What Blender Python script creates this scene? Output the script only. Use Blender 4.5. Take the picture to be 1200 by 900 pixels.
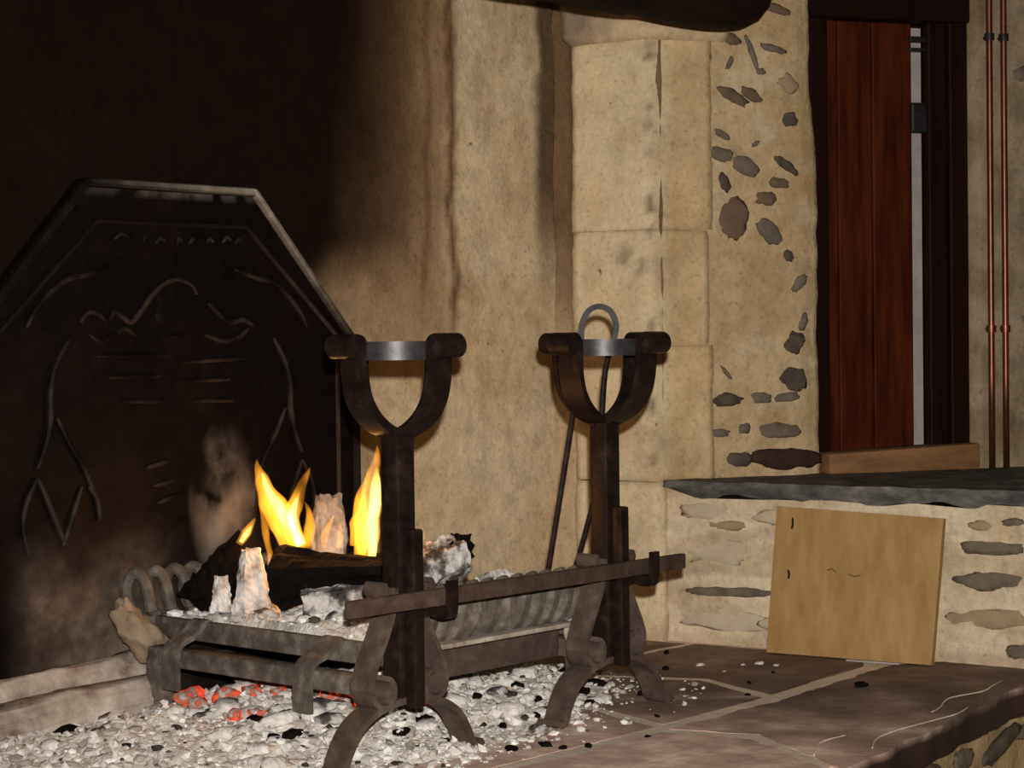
import bpy, bmesh, math, random
from mathutils import Vector, Matrix, noise
random.seed(7)
for o in list(bpy.data.objects): bpy.data.objects.remove(o)
SC = bpy.context.scene
COL = SC.collection

# ------------------------------------------------------------------ camera
# World: X runs along the back wall of the fireplace (to the right), Y into the
# fireplace, Z up from the hearth.  The foot of the near andiron is the origin.
CAM = Vector((-2.537, -2.563, 0.755))
TH = math.radians(48); PITCH = math.atan(50/2350); ROLL = math.radians(0.7)
fw = Vector((math.sin(TH), math.cos(TH), 0)); rt = Vector((math.cos(TH), -math.sin(TH), 0)); up = Vector((0, 0, 1))
F = fw*math.cos(PITCH) - up*math.sin(PITCH); U = up*math.cos(PITCH) + fw*math.sin(PITCH)
R = rt*math.cos(ROLL) - U*math.sin(ROLL); U2 = U*math.cos(ROLL) + rt*math.sin(ROLL)
cam_data = bpy.data.cameras.new('camera'); cam = bpy.data.objects.new('camera', cam_data); COL.objects.link(cam)
M = Matrix((R, U2, -F)).transposed().to_4x4(); M.translation = CAM
cam.matrix_world = M
cam_data.sensor_width = 36; cam_data.lens = 36*2350/1200; cam_data.clip_start = 0.05
SC.camera = cam

# ------------------------------------------------------------------ light
world = bpy.data.worlds.new('world'); SC.world = world; world.use_nodes = True
world.node_tree.nodes['Background'].inputs[0].default_value = (0.9, 0.6, 0.35, 1)
world.node_tree.nodes['Background'].inputs[1].default_value = 0.02
def lamp(name, kind, loc, energy, color, size):
    d = bpy.data.lights.new(name, kind); o = bpy.data.objects.new(name, d); COL.objects.link(o)
    o.location = loc; d.energy = energy; d.color = color
    d.shadow_soft_size = size
    return o
# the camera's own flash, just beside its lens
flash = lamp('camera_flash', 'SPOT', CAM + rt*0.03 + up*0.12 - fw*0.02, 670, (1.0, 0.935, 0.85), 0.02)
flash.data.spot_size = math.radians(72); flash.data.spot_blend = 1.0
tgt = CAM + F*4.6 + R*0.15 + U2*0.04
flash.rotation_euler = (tgt - flash.location).to_track_quat('-Z', 'Y').to_euler()
vs = SC.view_settings
SC.display_settings.display_device = 'sRGB'
vs.view_transform = 'Standard'; vs.look = 'None'; vs.gamma = 1; vs.use_curve_mapping = False
vs.exposure = 0.0

# ------------------------------------------------------------------ helpers
def tag(o, label=None, cat=None, group=None, kind=None):
    if label: o['label'] = label
    if cat: o['category'] = cat
    if group: o['group'] = group
    if kind: o['kind'] = kind
    return o
def empty(name, loc=(0, 0, 0), rz=0):
    o = bpy.data.objects.new(name, None); COL.objects.link(o); o.location = loc; o.rotation_euler = (0, 0, rz)
    o.empty_display_size = 0.05
    return o
def copy_tree(o, parent=None):
    c = o.copy(); COL.objects.link(c)
    if parent: c.parent = parent
    for ch in list(o.children): copy_tree(ch, c)
    return c
ICO = {}
def ico(n):
    if n not in ICO:
        bm = bmesh.new(); bmesh.ops.create_icosphere(bm, subdivisions=n, radius=1.0)
        ICO[n] = ([v.co.copy() for v in bm.verts], [tuple(v.index for v in f.verts) for f in bm.faces]); bm.free()
    return ICO[n]
class MB:
    def __init__(s): s.v = []; s.f = []; s.c = []
    def add(s, vs, fs, col=None):
        b = len(s.v); s.v += [tuple(v) for v in vs]; s.f += [tuple(i+b for i in f) for f in fs]
        if col is not None: s.c += (col if isinstance(col, list) else [col]*len(vs))
        return s
    def box(s, c, size, mat=None, bev=0.0, jit=0.0):
        c = Vector(c); hx, hy, hz = (q/2 for q in size)
        bm = bmesh.new(); bmesh.ops.create_cube(bm, size=1)
        for v in bm.verts: v.co = Vector((v.co.x*2*hx, v.co.y*2*hy, v.co.z*2*hz))
        if bev: bmesh.ops.bevel(bm, geom=list(bm.edges), offset=bev, segments=2, affect='EDGES', profile=0.5)
        bm.verts.index_update()
        vs = []
        for v in bm.verts:
            p = v.co.copy()
            if jit: p += noise.noise_vector((p+c)*17)*jit
            if mat: p = mat @ p
            vs.append(p + c)
        fs = [tuple(v.index for v in f.verts) for f in bm.faces]; bm.free()
        return s.add(vs, fs)
    def strap(s, path, w, t):
        """flat bar of width vector w and thickness t swept along a path lying across w"""
        path = [Vector(p) for p in path]; w = Vector(w); wh = w/2; n = len(path); vs = []; fs = []
        wd = w.normalized()
        for i, p in enumerate(path):
            a = path[max(i-1, 0)]; b = path[min(i+1, n-1)]
            tg = (b-a).normalized(); nn = tg.cross(wd).normalized()*t/2
            vs += [p-wh-nn, p+wh-nn, p+wh+nn, p-wh+nn]
        for i in range(n-1):
            for k in range(4):
                k2 = (k+1) % 4; fs.append((i*4+k, i*4+k2, i*4+4+k2, i*4+4+k))
        fs += [(3, 2, 1, 0), tuple((n-1)*4+k for k in range(4))]
        return s.add(vs, fs)
    def tube(s, path, r, seg=8, closed=False):
        path = [Vector(p) for p in path]; n = len(path)
        rr = r if isinstance(r, (list, tuple)) else [r]*n
        t0 = (path[1]-path[0]).normalized()
        ref = Vector((0, 0, 1)) if abs(t0.z) < 0.9 else Vector((1, 0, 0))
        nx = t0.cross(ref).normalized(); vs = []; fs = []
        for i, p in enumerate(path):
            if closed: tg = (path[(i+1) % n]-path[i-1]).normalized()
            else: tg = (path[min(i+1, n-1)]-path[max(i-1, 0)]).normalized()
            nx = (nx - tg*nx.dot(tg)).normalized(); ny = tg.cross(nx)
            for k in range(seg):
                a = 2*math.pi*k/seg; vs.append(p + (nx*math.cos(a)+ny*math.sin(a))*rr[i])
        m = n if closed else n-1
        for i in range(m):
            j = (i+1) % n
            for k in range(seg):
                k2 = (k+1) % seg; fs.append((i*seg+k, i*seg+k2, j*seg+k2, j*seg+k))
        if not closed: fs += [tuple(reversed(range(seg))), tuple((n-1)*seg+k for k in range(seg))]
        return s.add(vs, fs)
    def rock(s, c, rad, seed=0, n=2, amp=0.3, fr=1.3, rot=None, col=None, axes=None):
        vs0, fs = ico(n); off = Vector((seed*13.7, seed*7.3, seed*3.1)); vs = []
        c = Vector(c)
        for v in vs0:
            k = 1 + amp*noise.noise(v*fr+off) + amp*0.4*noise.noise(v*fr*2.7+off)
            p = v*k
            if axes: p = axes[0]*p.x + axes[1]*p.y + axes[2]*p.z
            else:
                p = Vector((p.x*rad[0], p.y*rad[1], p.z*rad[2]))
                if rot: p = rot @ p
            vs.append(p + c)
        return s.add(vs, fs, col)
    def prism(s, plan, z0, z1, amp=0.0, step=0.02, seed=0, rnd=0.006, col=None):
        """upright block over a 2-D outline (counter-clockwise), with worn, uneven faces"""
        pts = []; N = len(plan)
        for i in range(N):
            a = Vector(plan[i]); b = Vector(plan[(i+1) % N]); L = (b-a).length; k = max(1, int(L/step))
            for j in range(k): pts.append(a.lerp(b, j/k))
        n = len(pts); cen = sum(pts, Vector((0, 0)))/n
        rows = max(2, int((z1-z0)/step)+1); vs = []; fs = []
        for r in range(rows+1):
            z = z0 + (z1-z0)*r/rows
            for i, p in enumerate(pts):
                e = (pts[(i+1) % n]-pts[i-1]); nn = Vector((e.y, -e.x)).normalized()
                q = Vector((p.x, p.y, z))
                d = amp*(noise.noise(q*9+Vector((seed, 0, 0)))+0.6*noise.noise(q*31+Vector((seed, 0, 0))))
                if r in (0, rows): d -= rnd
                vs.append(Vector((p.x+nn.x*d, p.y+nn.y*d, z)))
        for r in range(rows):
            for i in range(n):
                j = (i+1) % n; fs.append((r*n+i, r*n+j, (r+1)*n+j, (r+1)*n+i))
        fs += [tuple(reversed(range(n))), tuple(rows*n+i for i in range(n))]
        return s.add(vs, fs, [col(v) for v in vs] if col else None)
    def panel(s, A, e, nrm, s0, s1, z0, z1, res, thick, disp=None, col=None):
        """uneven wall face over a body of the given thickness"""
        A = Vector(A); e = Vector(e); nrm = Vector(nrm)
        ns = max(1, round((s1-s0)/res)); nz = max(1, round((z1-z0)/res)); vs = []; fs = []; cs = []
        for j in range(nz+1):
            for i in range(ns+1):
                ss = s0+(s1-s0)*i/ns; z = z0+(z1-z0)*j/nz
                p = A+e*ss; d = disp(ss, z) if disp else 0
                vs.append((p.x+nrm.x*d, p.y+nrm.y*d, z))
                cs.append(col(ss, z) if col else (1, 1, 1))
        W = ns+1
        ccw = (e.x*nrm.y - e.y*nrm.x) < 0
        for j in range(nz):
            for i in range(ns):
                q = (j*W+i, j*W+i+1, (j+1)*W+i+1, (j+1)*W+i); fs.append(q if ccw else q[::-1])
        ring = [i for i in range(W)] + [j*W+ns for j in range(1, nz+1)] + [nz*W+i for i in range(ns-1, -1, -1)] + [j*W for j in range(nz-1, 0, -1)]
        b = len(vs)
        for k in ring:
            ss = s0+(s1-s0)*(k % W)/ns; z = vs[k][2]; p = A+e*ss - nrm*thick
            vs.append((p.x, p.y, z)); cs.append(cs[k])
        m = len(ring)
        for k in range(m):
            k2 = (k+1) % m; q = (ring[k2], ring[k], b+k, b+k2); fs.append(q if ccw else q[::-1])
        q = tuple(b+k for k in range(m)); fs.append(q[::-1] if ccw else q)
        return s.add(vs, fs, cs)
    def build(s, name, mat, parent=None, smooth=False, base=None, loc=None):
        me = bpy.data.meshes.new(name)
        vv = s.v
        if base is not None: vv = [(a-base[0], b-base[1], c-base[2]) for a, b, c in s.v]
        me.from_pydata(vv, [], s.f); me.update()
        if s.c and len(s.c) == len(s.v):
            at = me.color_attributes.new('Col', 'FLOAT_COLOR', 'POINT')
            flat = []
            for c in s.c: flat += [c[0], c[1], c[2], 1.0]
            at.data.foreach_set('color', flat)
        if smooth:
            me.polygons.foreach_set('use_smooth', [True]*len(me.polygons))
            if smooth != 'all':
                try: me.set_sharp_from_angle(angle=math.radians(40))
                except Exception: pass
        me.materials.append(mat)
        o = bpy.data.objects.new(name, me); COL.objects.link(o)
        if base is not None: o.location = base
        if loc is not None: o.location = loc
        if parent: o.parent = parent
        return o
def struct(name, mb, mat, parent=None, smooth=False):
    o = mb.build(name, mat, parent, smooth)
    if not parent: o['kind'] = 'structure'
    return o
def smooth_path(pts, k=4):
    P = [Vector(p) for p in pts]; out = []
    for i in range(len(P)-1):
        a = P[max(i-1, 0)]; b = P[i]; c = P[i+1]; d = P[min(i+2, len(P)-1)]
        for j in range(k):
            t = j/k
            out.append(0.5*((2*b)+(c-a)*t+(2*a-5*b+4*c-d)*t*t+(3*b-a-3*c+d)*t**3))
    out.append(P[-1]); return out
def sstep(a, b, x):
    t = min(1, max(0, (x-a)/(b-a))); return t*t*(3-2*t)
def mix(a, b, t): return tuple(a[i]+(b[i]-a[i])*t for i in range(3))
def nz(x, y, z, f=1.0): return noise.noise(Vector((x*f, y*f, z*f)))
def fbm(x, y, z, f=1.0, o=4):
    return noise.fractal(Vector((x*f, y*f, z*f)), 1.0, 2.0, o)

# ------------------------------------------------------------------ materials
def mat_new(name):
    m = bpy.data.materials.new(name); m.use_nodes = True; nt = m.node_tree
    return m, nt, nt.nodes['Principled BSDF']
def node(nt, t, **k):
    n = nt.nodes.new(t)
    for a, b in k.items(): setattr(n, a, b)
    return n
def ramp(nt, src, stops):
    r = node(nt, 'ShaderNodeValToRGB'); el = r.color_ramp.elements
    while len(el) < len(stops): el.new(0.5)
    for e, (p, c) in zip(el, stops): e.position = p; e.color = (*c, 1)
    nt.links.new(src, r.inputs[0]); return r.outputs[0]
def noise_node(nt, scale, detail=5, rough=0.6, vec=None, stretch=None):
    tc = node(nt, 'ShaderNodeTexCoord'); v = tc.outputs['Object']
    if stretch:
        mp = node(nt, 'ShaderNodeMapping'); mp.inputs['Scale'].default_value = stretch
        nt.links.new(v, mp.inputs[0]); v = mp.outputs[0]
    n = node(nt, 'ShaderNodeTexNoise'); n.inputs['Scale'].default_value = scale
    n.inputs['Detail'].default_value = detail; n.inputs['Roughness'].default_value = rough
    nt.links.new(v, n.inputs[0]); return n.outputs[0]
def bump(nt, bsdf, src, strength, dist):
    b = node(nt, 'ShaderNodeBump'); b.inputs['Strength'].default_value = strength; b.inputs['Distance'].default_value = dist
    nt.links.new(src, b.inputs['Height']); nt.links.new(b.outputs[0], bsdf.inputs['Normal'])
def mulcol(nt, a, b, fac=1.0):
    m = node(nt, 'ShaderNodeMix', data_type='RGBA', blend_type='MULTIPLY'); m.inputs[0].default_value = fac
    nt.links.new(a, m.inputs[6]); nt.links.new(b, m.inputs[7]); return m.outputs[2]
def surf(name, stops, scale=8, rough=0.85, metal=0.0, bs=0.3, bd=0.004, bscale=None, detail=6, stretch=None, vcol=False, spec=0.3, rvar=None, specks=False):
    m, nt, b = mat_new(name)
    n = noise_node(nt, scale, detail, 0.62, stretch=stretch)
    c = ramp(nt, n, stops)
    if vcol:
        a = node(nt, 'ShaderNodeAttribute'); a.attribute_name = 'Col'
        c = mulcol(nt, a.outputs['Color'], c)
    if specks:
        c = mulcol(nt, c, ramp(nt, noise_node(nt, 75, 4, .75), [(0.28, (.62, .56, .5)), (0.42, (.93, .92, .9)), (0.6, (1.04, 1.04, 1.02)), (0.75, (1.12, 1.1, 1.02))]))
        c = mulcol(nt, c, ramp(nt, noise_node(nt, 34, 2, .5), [(0.19, (.3, .25, .2)), (0.235, (1, 1, 1))]))
        c = mulcol(nt, c, ramp(nt, noise_node(nt, 5, 5, .6), [(0.3, (.85, .8, .74)), (0.5, (1, 1, 1)), (0.7, (1.05, 1.04, 1.05))]))
    nt.links.new(c, b.inputs['Base Color'])
    b.inputs['Roughness'].default_value = rough; b.inputs['Metallic'].default_value = metal
    b.inputs['Specular IOR Level'].default_value = spec
    if rvar:
        rn = noise_node(nt, rvar[2], 4); rr = node(nt, 'ShaderNodeMapRange'); nt.links.new(rn, rr.inputs[0])
        rr.inputs[1].default_value = .3; rr.inputs[2].default_value = .7; rr.inputs[3].default_value = rvar[0]; rr.inputs[4].default_value = rvar[1]
        nt.links.new(rr.outputs[0], b.inputs['Roughness'])
    bump(nt, b, noise_node(nt, bscale or scale*5, 5, 0.65), bs, bd)
    return m
G = lambda v: (v, v, v)
# vertex colour carries the wall's own colour (plaster, limewash, soot stains) and, right of the door, painted flash falloff; the noise varies it
WALL = surf('limewashed_plaster', [(0.25, G(.72)), (0.5, G(.93)), (0.75, G(1.06))], 22, .95, bs=.6, bd=.006, bscale=70, vcol=True, spec=.06, specks=True)
BLOCK = surf('soft_tan_building_stone', [(0.25, (.74, .72, .68)), (0.5, (.95, .93, .9)), (0.78, (1.08, 1.05, 1.0))], 11, .9, bs=.5, bd=.006, bscale=45, vcol=True, spec=.08, specks=True)
STONE = {
 'b': surf('brown_rubble_stone', [(0.3, (.085, .058, .036)), (0.7, (.17, .118, .075))], 25, .85),
 'r': surf('reddish_rubble_stone', [(0.3, (.12, .075, .05)), (0.7, (.19, .12, .085))], 20, .85),
 'g': surf('grey_rubble_stone', [(0.3, (.09, .072, .052)), (0.7, (.185, .15, .11))], 25, .85),
 'd': surf('dark_rubble_stone', [(0.3, (.045, .034, .026)), (0.7, (.115, .09, .065))], 25, .85),
 't': surf('tan_rubble_stone', [(0.3, (.26, .185, .11)), (0.7, (.36, .27, .17))], 20, .88),
 'w': surf('limewashed_rubble_stone', [(0.3, (.42, .35, .25)), (0.7, (.52, .45, .34))], 20, .9),
 'm': surf('maroon_rubble_stone', [(0.3, (.018, .008, .006)), (0.7, (.05, .022, .016))], 18, .8)}
SLATE = surf('hearth_slate', [(0.25, (.085, .052, .04)), (0.5, (.165, .11, .085)), (0.78, (.31, .24, .19))], 7, .85, bs=.5, bd=.004, bscale=40, vcol=True)
SLATE2 = surf('grey_ledge_slate', [(0.3, (.028, .026, .024)), (0.46, (.07, .066, .062)), (0.6, (.13, .125, .115)), (0.75, (.3, .28, .26))], 11, .75, bs=.6, bd=.006, bscale=40, stretch=(1, 1, 2.5))
MORTAR = surf('pale_lime_mortar', [(0.3, (.62, .5, .39)), (0.7, (.84, .72, .59))], 14, .95, bs=.5, bd=.006)
ROOMW = surf('room_wall_plaster', [(0.3, (.3, .22, .14)), (0.7, (.4, .31, .2))], 6, .95)
ROOMF = surf('room_floor_tile', [(0.3, (.12, .08, .05)), (0.7, (.2, .13, .08))], 6, .8)
IRON = surf('wrought_iron', [(0.3, (.009, .005, .004)), (0.55, (.019, .010, .0075)), (0.8, (.045, .025, .018))], 30, .5, .3, bs=.35, bd=.003, bscale=90, rvar=(.38, .62, 30))
IRONR = surf('dusty_wrought_iron', [(0.3, (.06, .04, .032)), (0.55, (.105, .075, .06)), (0.8, (.19, .145, .12))], 26, .6, .2, bs=.4, bd=.003, bscale=80)
RING = surf('polished_iron_ring', [(0.3, (.025, .022, .024)), (0.7, (.06, .056, .06))], 40, .4, .5, bs=.1, bd=.001)
DUSTY = surf('ash_dusted_iron', [(0.25, (.05, .038, .03)), (0.5, (.105, .085, .07)), (0.72, (.22, .19, .165)), (0.85, (.42, .39, .36))], 32, .8, .1, bs=.5, bd=.004, bscale=70)
CAST = surf('sooty_cast_iron', [(0.3, G(.5)), (0.55, G(.9)), (0.8, G(1.5))], 30, .6, 0, bs=.5, bd=.003, bscale=60, vcol=True, spec=.09)
CHAR = surf('charred_wood', [(0.3, (.003, .002, .002)), (0.66, (.008, .005, .004)), (0.82, (.04, .028, .022))], 20, .9, spec=.08, bs=.8, bd=.008, bscale=40)
CHARASH = surf('half_ashed_charcoal', [(0.36, (.012, .009, .008)), (0.47, (.08, .07, .065)), (0.56, (.5, .47, .45)), (0.8, (.72, .69, .67))], 16, .9, bs=.9, bd=.01, bscale=30)
ASHLUMP = surf('soft_ash_lump', [(0.25, (.34, .3, .27)), (0.42, (.66, .62, .58)), (0.65, (.84, .81, .78)), (0.85, (.92, .9, .88))], 30, 1, bs=.9, bd=.008, bscale=60)
ASHW = surf('white_ashed_wood', [(0.33, (.03, .024, .02)), (0.42, (.36, .33, .31)), (0.6, (.78, .75, .73)), (0.85, (.9, .88, .87))], 18, .95, bs=.9, bd=.01, bscale=32)
ASHBED = surf('fine_wood_ash', [(0.25, (.4, .35, .31)), (0.45, (.72, .67, .62)), (0.75, (.9, .87, .83))], 24, 1, bs=1, bd=.012, bscale=42, spec=.05)
ROCKT = surf('scorched_tan_stone', [(0.3, (.17, .12, .08)), (0.7, (.33, .25, .17))], 12, .9)
KERB = surf('ash_dusted_stone', [(0.32, (.07, .05, .038)), (0.43, (.28, .22, .18)), (0.7, (.6, .53, .46))], 10, .95, bs=.5, bd=.008)
BOARD = surf('tan_fibreboard', [(0.3, (.28, .165, .064)), (0.5, (.35, .215, .086)), (0.75, (.43, .275, .12))], 26, .8, bs=.2, bd=.001, stretch=(1, 1, .3), spec=.12)
COPPER = surf('old_copper', [(0.3, (.11, .04, .022)), (0.7, (.25, .1, .055))], 9, .4, .8, bs=.1, bd=.001)
DOORW = surf('dark_red_door_wood', [(0.32, (.02, .003, .001)), (0.5, (.056, .0095, .002)), (0.72, (.09, .017, .004))], 7, .6, spec=.1, bs=.25, bd=.002, stretch=(5, 5, .5))
DOORD = surf('near_black_door_frame_wood', [(0.3, (.006, .002, .001)), (0.7, (.016, .004, .002))], 8, .6, spec=.1, stretch=(5, 5, .6))
SILLW = surf('worn_brown_sill_wood', [(0.3, (.14, .065, .025)), (0.7, (.27, .14, .06))], 9, .7, stretch=(1, 1, 4))
PALE = surf('pale_painted_strip', [(0.3, (.28, .25, .24)), (0.7, (.4, .36, .35))], 20, .7)
BEAMW = surf('smoke_blackened_oak', [(0.3, (.007, .0035, .0025)), (0.7, (.022, .011, .006))], 8, .8, spec=.1, bs=.7, bd=.01, stretch=(.5, 3, 3))
BLACKM = surf('black_iron_fitting', [(0.3, G(.01)), (0.7, G(.025))], 20, .5, .3)
def crumbs_mat():
    m, nt, b = mat_new('ash_and_cinder')
    g = node(nt, 'ShaderNodeNewGeometry')
    c = ramp(nt, g.outputs['Random Per Island'], [(0.0, (.03, .026, .024)), (0.04, (.09, .075, .065)), (0.1, (.4, .36, .32)), (0.5, (.7, .66, .62)), (0.93, (.9, .88, .85)), (1.0, (.5, .37, .28))])
    n = ramp(nt, noise_node(nt, 60, 3), [(0.3, G(.7)), (0.7, G(1.1))])
    nt.links.new(mulcol(nt, c, n), b.inputs['Base Color']); b.inputs['Roughness'].default_value = 1
    b.inputs['Specular IOR Level'].default_value = .1
    return m
CRUMB = crumbs_mat()
def ember_mat(name, strength, lo=.48, hi=.66):
    m, nt, b = mat_new(name)
    n = noise_node(nt, 45, 3, .5)
    c = ramp(nt, n, [(0.34, (.55, .5, .47)), (lo+.02, (.3, .12, .08)), (hi, (.2, .05, .02))]); nt.links.new(c, b.inputs['Base Color'])
    e = ramp(nt, n, [(lo, (0, 0, 0)), ((lo+hi)/2, (.55, .02, .006)), (hi, (.9, .1, .02))]); nt.links.new(e, b.inputs['Emission Color'])
    b.inputs['Emission Strength'].default_value = strength; b.inputs['Roughness'].default_value = 1
    return m
EMBER = ember_mat('glowing_ember', .8)
EMBERHOT = ember_mat('hot_glowing_ember', 1.1, .44, .68)
def flame_mat(name, col, strength):
    m = bpy.data.materials.new(name); m.use_nodes = True; nt = m.node_tree; nt.nodes.clear()
    out = node(nt, 'ShaderNodeOutputMaterial'); v = node(nt, 'ShaderNodeEmission')
    n = noise_node(nt, 18, 3, .5, stretch=(1.6, 1.6, .45))
    r = node(nt, 'ShaderNodeMapRange'); r.inputs[1].default_value = .36; r.inputs[2].default_value = .62
    r.inputs[3].default_value = strength*.12; r.inputs[4].default_value = strength
    nt.links.new(n, r.inputs[0]); nt.links.new(r.outputs[0], v.inputs[1]); v.inputs[0].default_value = (*col, 1)
    nt.links.new(v.outputs[0], out.inputs['Volume'])
    return m
FLAME = flame_mat('flame_envelope', (1, .36, .025), 75)
FLAMEC = flame_mat('flame_core', (1, .62, .12), 260)
def smoke_mat():
    m = bpy.data.materials.new('thin_smoke'); m.use_nodes = True; nt = m.node_tree; nt.nodes.clear()
    out = node(nt, 'ShaderNodeOutputMaterial'); v = node(nt, 'ShaderNodeVolumeScatter')
    n = noise_node(nt, 11, 4, .6, stretch=(1, 1, .6))
    r = node(nt, 'ShaderNodeMapRange'); r.inputs[1].default_value = .47; r.inputs[2].default_value = .72
    r.inputs[3].default_value = 0; r.inputs[4].default_value = 28.0
    nt.links.new(n, r.inputs[0]); v.inputs[0].default_value = (.9, .78, .7, 1)
    tc = node(nt, 'ShaderNodeTexCoord'); mp = node(nt, 'ShaderNodeMapping'); mp.inputs['Scale'].default_value = (1/.085, 1/.06, 1/.18); nt.links.new(tc.outputs['Object'], mp.inputs[0])
    ln = node(nt, 'ShaderNodeVectorMath', operation='LENGTH'); nt.links.new(mp.outputs[0], ln.inputs[0])
    fo = node(nt, 'ShaderNodeMapRange'); fo.inputs[1].default_value = .25; fo.inputs[2].default_value = 1; fo.inputs[3].default_value = 1; fo.inputs[4].default_value = 0; nt.links.new(ln.outputs['Value'], fo.inputs[0])
    mu = node(nt, 'ShaderNodeMath', operation='MULTIPLY'); nt.links.new(r.outputs[0], mu.inputs[0]); nt.links.new(fo.outputs[0], mu.inputs[1])
    nt.links.new(mu.outputs[0], v.inputs['Density']); nt.links.new(v.outputs[0], out.inputs['Volume']); return m
SMOKE = smoke_mat()

# ------------------------------------------------------------------ the room
# plan lines: right wall (RW) from the back corner to the room, door wall (DW) going off from its corner
RA = Vector((1.39, .85)); Re = (Vector((1.6, -.38))-RA).normalized(); Rn = Vector((Re.y, -Re.x))      # outward = towards the fire
DA = Vector((1.445, .531)); De = Vector((math.cos(math.radians(30)), -math.sin(math.radians(30)))); Dn = Vector((De.y, -De.x))
TAN = (.62, .47, .29); TAN2 = (.60, .44, .26); LIME = (.66, .555, .39); WHITE = (.7, .6, .445); BROWN = (.13, .065, .028); SOOT = (.012, .006, .004)
# back wall: plaster on the right, soot spreading above the fire
def bw_edge(z): return 1.035 + .018*nz(0, 0, z, 5) + .012*nz(3, 0, z, 17)
def bw_disp(s, z):
    x = s-1.2
    d = .006*fbm(x, 2, z, 4) + .0025*fbm(x, 5, z, 22)
    d += .014*sstep(-.012, .012, x-bw_edge(z))
    return d
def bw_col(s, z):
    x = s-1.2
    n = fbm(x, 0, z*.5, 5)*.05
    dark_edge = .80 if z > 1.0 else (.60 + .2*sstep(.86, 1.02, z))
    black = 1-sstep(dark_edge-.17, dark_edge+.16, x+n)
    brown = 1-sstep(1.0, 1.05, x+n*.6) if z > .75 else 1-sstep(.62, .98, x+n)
    brown *= .55+.45*sstep(.55, 1.15, z)
    c = mix(TAN, (.7, .56, .38), sstep(-.4, .6, fbm(x, 8, z, 3)))
    c = mix(c, (.33, .21, .115), brown*.95)
    c = mix(c, (.11, .06, .03), brown*sstep(1.02, .82, x)*(.35+.6*sstep(.8, 1.3, z)))
    # ragged brown lines where the plaster coat ends
    e = abs(x-bw_edge(z)); c = mix(c, (.12, .06, .03), (1-sstep(.0, .022, e))*(.35+.65*sstep(.62, .9, z)))
    e2 = abs(x-.955-.03*nz(1, 0, z, 4)+.12*max(0, 1.05-z)); c = mix(c, (.13, .065, .03), (1-sstep(0, .02, e2))*.6*sstep(.75, .95, z))
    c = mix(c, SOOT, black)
    # stained right-hand edge next to the corner
    k = sstep(1.325+.04*fbm(4, 0, z, 7), 1.365, x)*sstep(.8, 1.2, z); c = mix(c, (.09, .05, .028), k*.9)
    return c
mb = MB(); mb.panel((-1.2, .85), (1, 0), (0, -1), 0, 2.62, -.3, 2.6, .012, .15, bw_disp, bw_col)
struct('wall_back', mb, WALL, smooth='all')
# right wall behind the stone jamb
def rw_disp(s, z): return .006*fbm(s, 12, z, 5) + .003*fbm(s, 3, z, 20) - .02*(1-sstep(.06, .1, s))*sstep(.5, 1.0, z)
def rw_col(s, z):
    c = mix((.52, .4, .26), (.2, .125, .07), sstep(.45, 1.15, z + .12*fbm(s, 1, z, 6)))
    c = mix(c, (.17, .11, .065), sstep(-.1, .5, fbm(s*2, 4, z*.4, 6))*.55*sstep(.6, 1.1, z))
    return c
mb = MB(); mb.panel(RA, Re, Rn, -.02, .34, -.3, 2.6, .012, .15, rw_disp, rw_col)
right = struct('wall_right', mb, WALL, smooth='all')
# stone jamb: courses of soft stone wrapping the corner, each course a block
def RP(s, o=0): p = RA+Re*s+Rn*o; return (p.x, p.y)
def DP(s, o=0): p = DA+De*s+Dn*o; return (p.x, p.y)
def jamb_col(v):
    s = (Vector((v.x, v.y))-RA).dot(Re); sd = (Vector((v.x, v.y))-DA).dot(De)
    c = mix(LIME, TAN2, sstep(.005, .05, sd))
    c = mix(c, (.56, .42, .26), .6*sstep(-.1, .5, fbm(v.x, v.y, v.z, 6)))
    c = mix(c, (.72, .6, .38), .5*sstep(.0, .6, fbm(v.x+4, v.y, v.z*.6, 8)))
    # scorched knot and a dark crack on the corner edge
    k = (1-sstep(.0, .075, math.hypot((s-.275), (v.z-.955)*.9)))*sstep(-.25, .25, fbm(v.x, v.y, v.z, 22)); c = mix(c, (.17, .12, .1), k*.8)
    k = (1-sstep(.002, .014, abs(s-.318-.008*fbm(7, 0, v.z, 20))))*sstep(.05, .3, fbm(2, 0, v.z, 16)); c = mix(c, (.14, .095, .06), k*.75)
    return c
cols = [(.40, .7388), (.7392, 1.0296), (1.0304, 1.51)]
for i, (a, b) in enumerate(cols):
    t = .146 + (.004, -.006, .006)[i]
    plan = [RP(.098, -.02), DP(t, -.03), DP(t, .012), DP(.0, .013), RP(.318, .028), RP(.1, .03)]
    # outline runs back, along the door wall side and round the corner
    plan = [RP(.1, -.02), RP(.1, .03), RP(.3, .03), RP(.322, .024), DP(.012, .011), DP(t, .0045), DP(t, -.03)]
    ar = sum(plan[k][0]*plan[(k+1) % len(plan)][1]-plan[(k+1) % len(plan)][0]*plan[k][1] for k in range(len(plan)))
    if ar < 0: plan = plan[::-1]
    MB().prism(plan, a, b, .006, .016, i*5+1, .0012, jamb_col).build('block', BLOCK, right, smooth='all')
plan = [RP(.1, -.02), RP(.1, .03), RP(.345, .028), RP(.345, -.02)]
ar = sum(plan[k][0]*plan[(k+1) % 4][1]-plan[(k+1) % 4][0]*plan[k][1] for k in range(4))
if ar < 0: plan = plan[::-1]
def base_col(v): return mix(LIME, (.5, .4, .27), .8*sstep(-.3, .4, fbm(v.x, v.y, v.z, 7)))
MB().prism(plan, -.02, .397, .006, .02, 31, .004, base_col).build('block', BLOCK, right, smooth='all')
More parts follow.
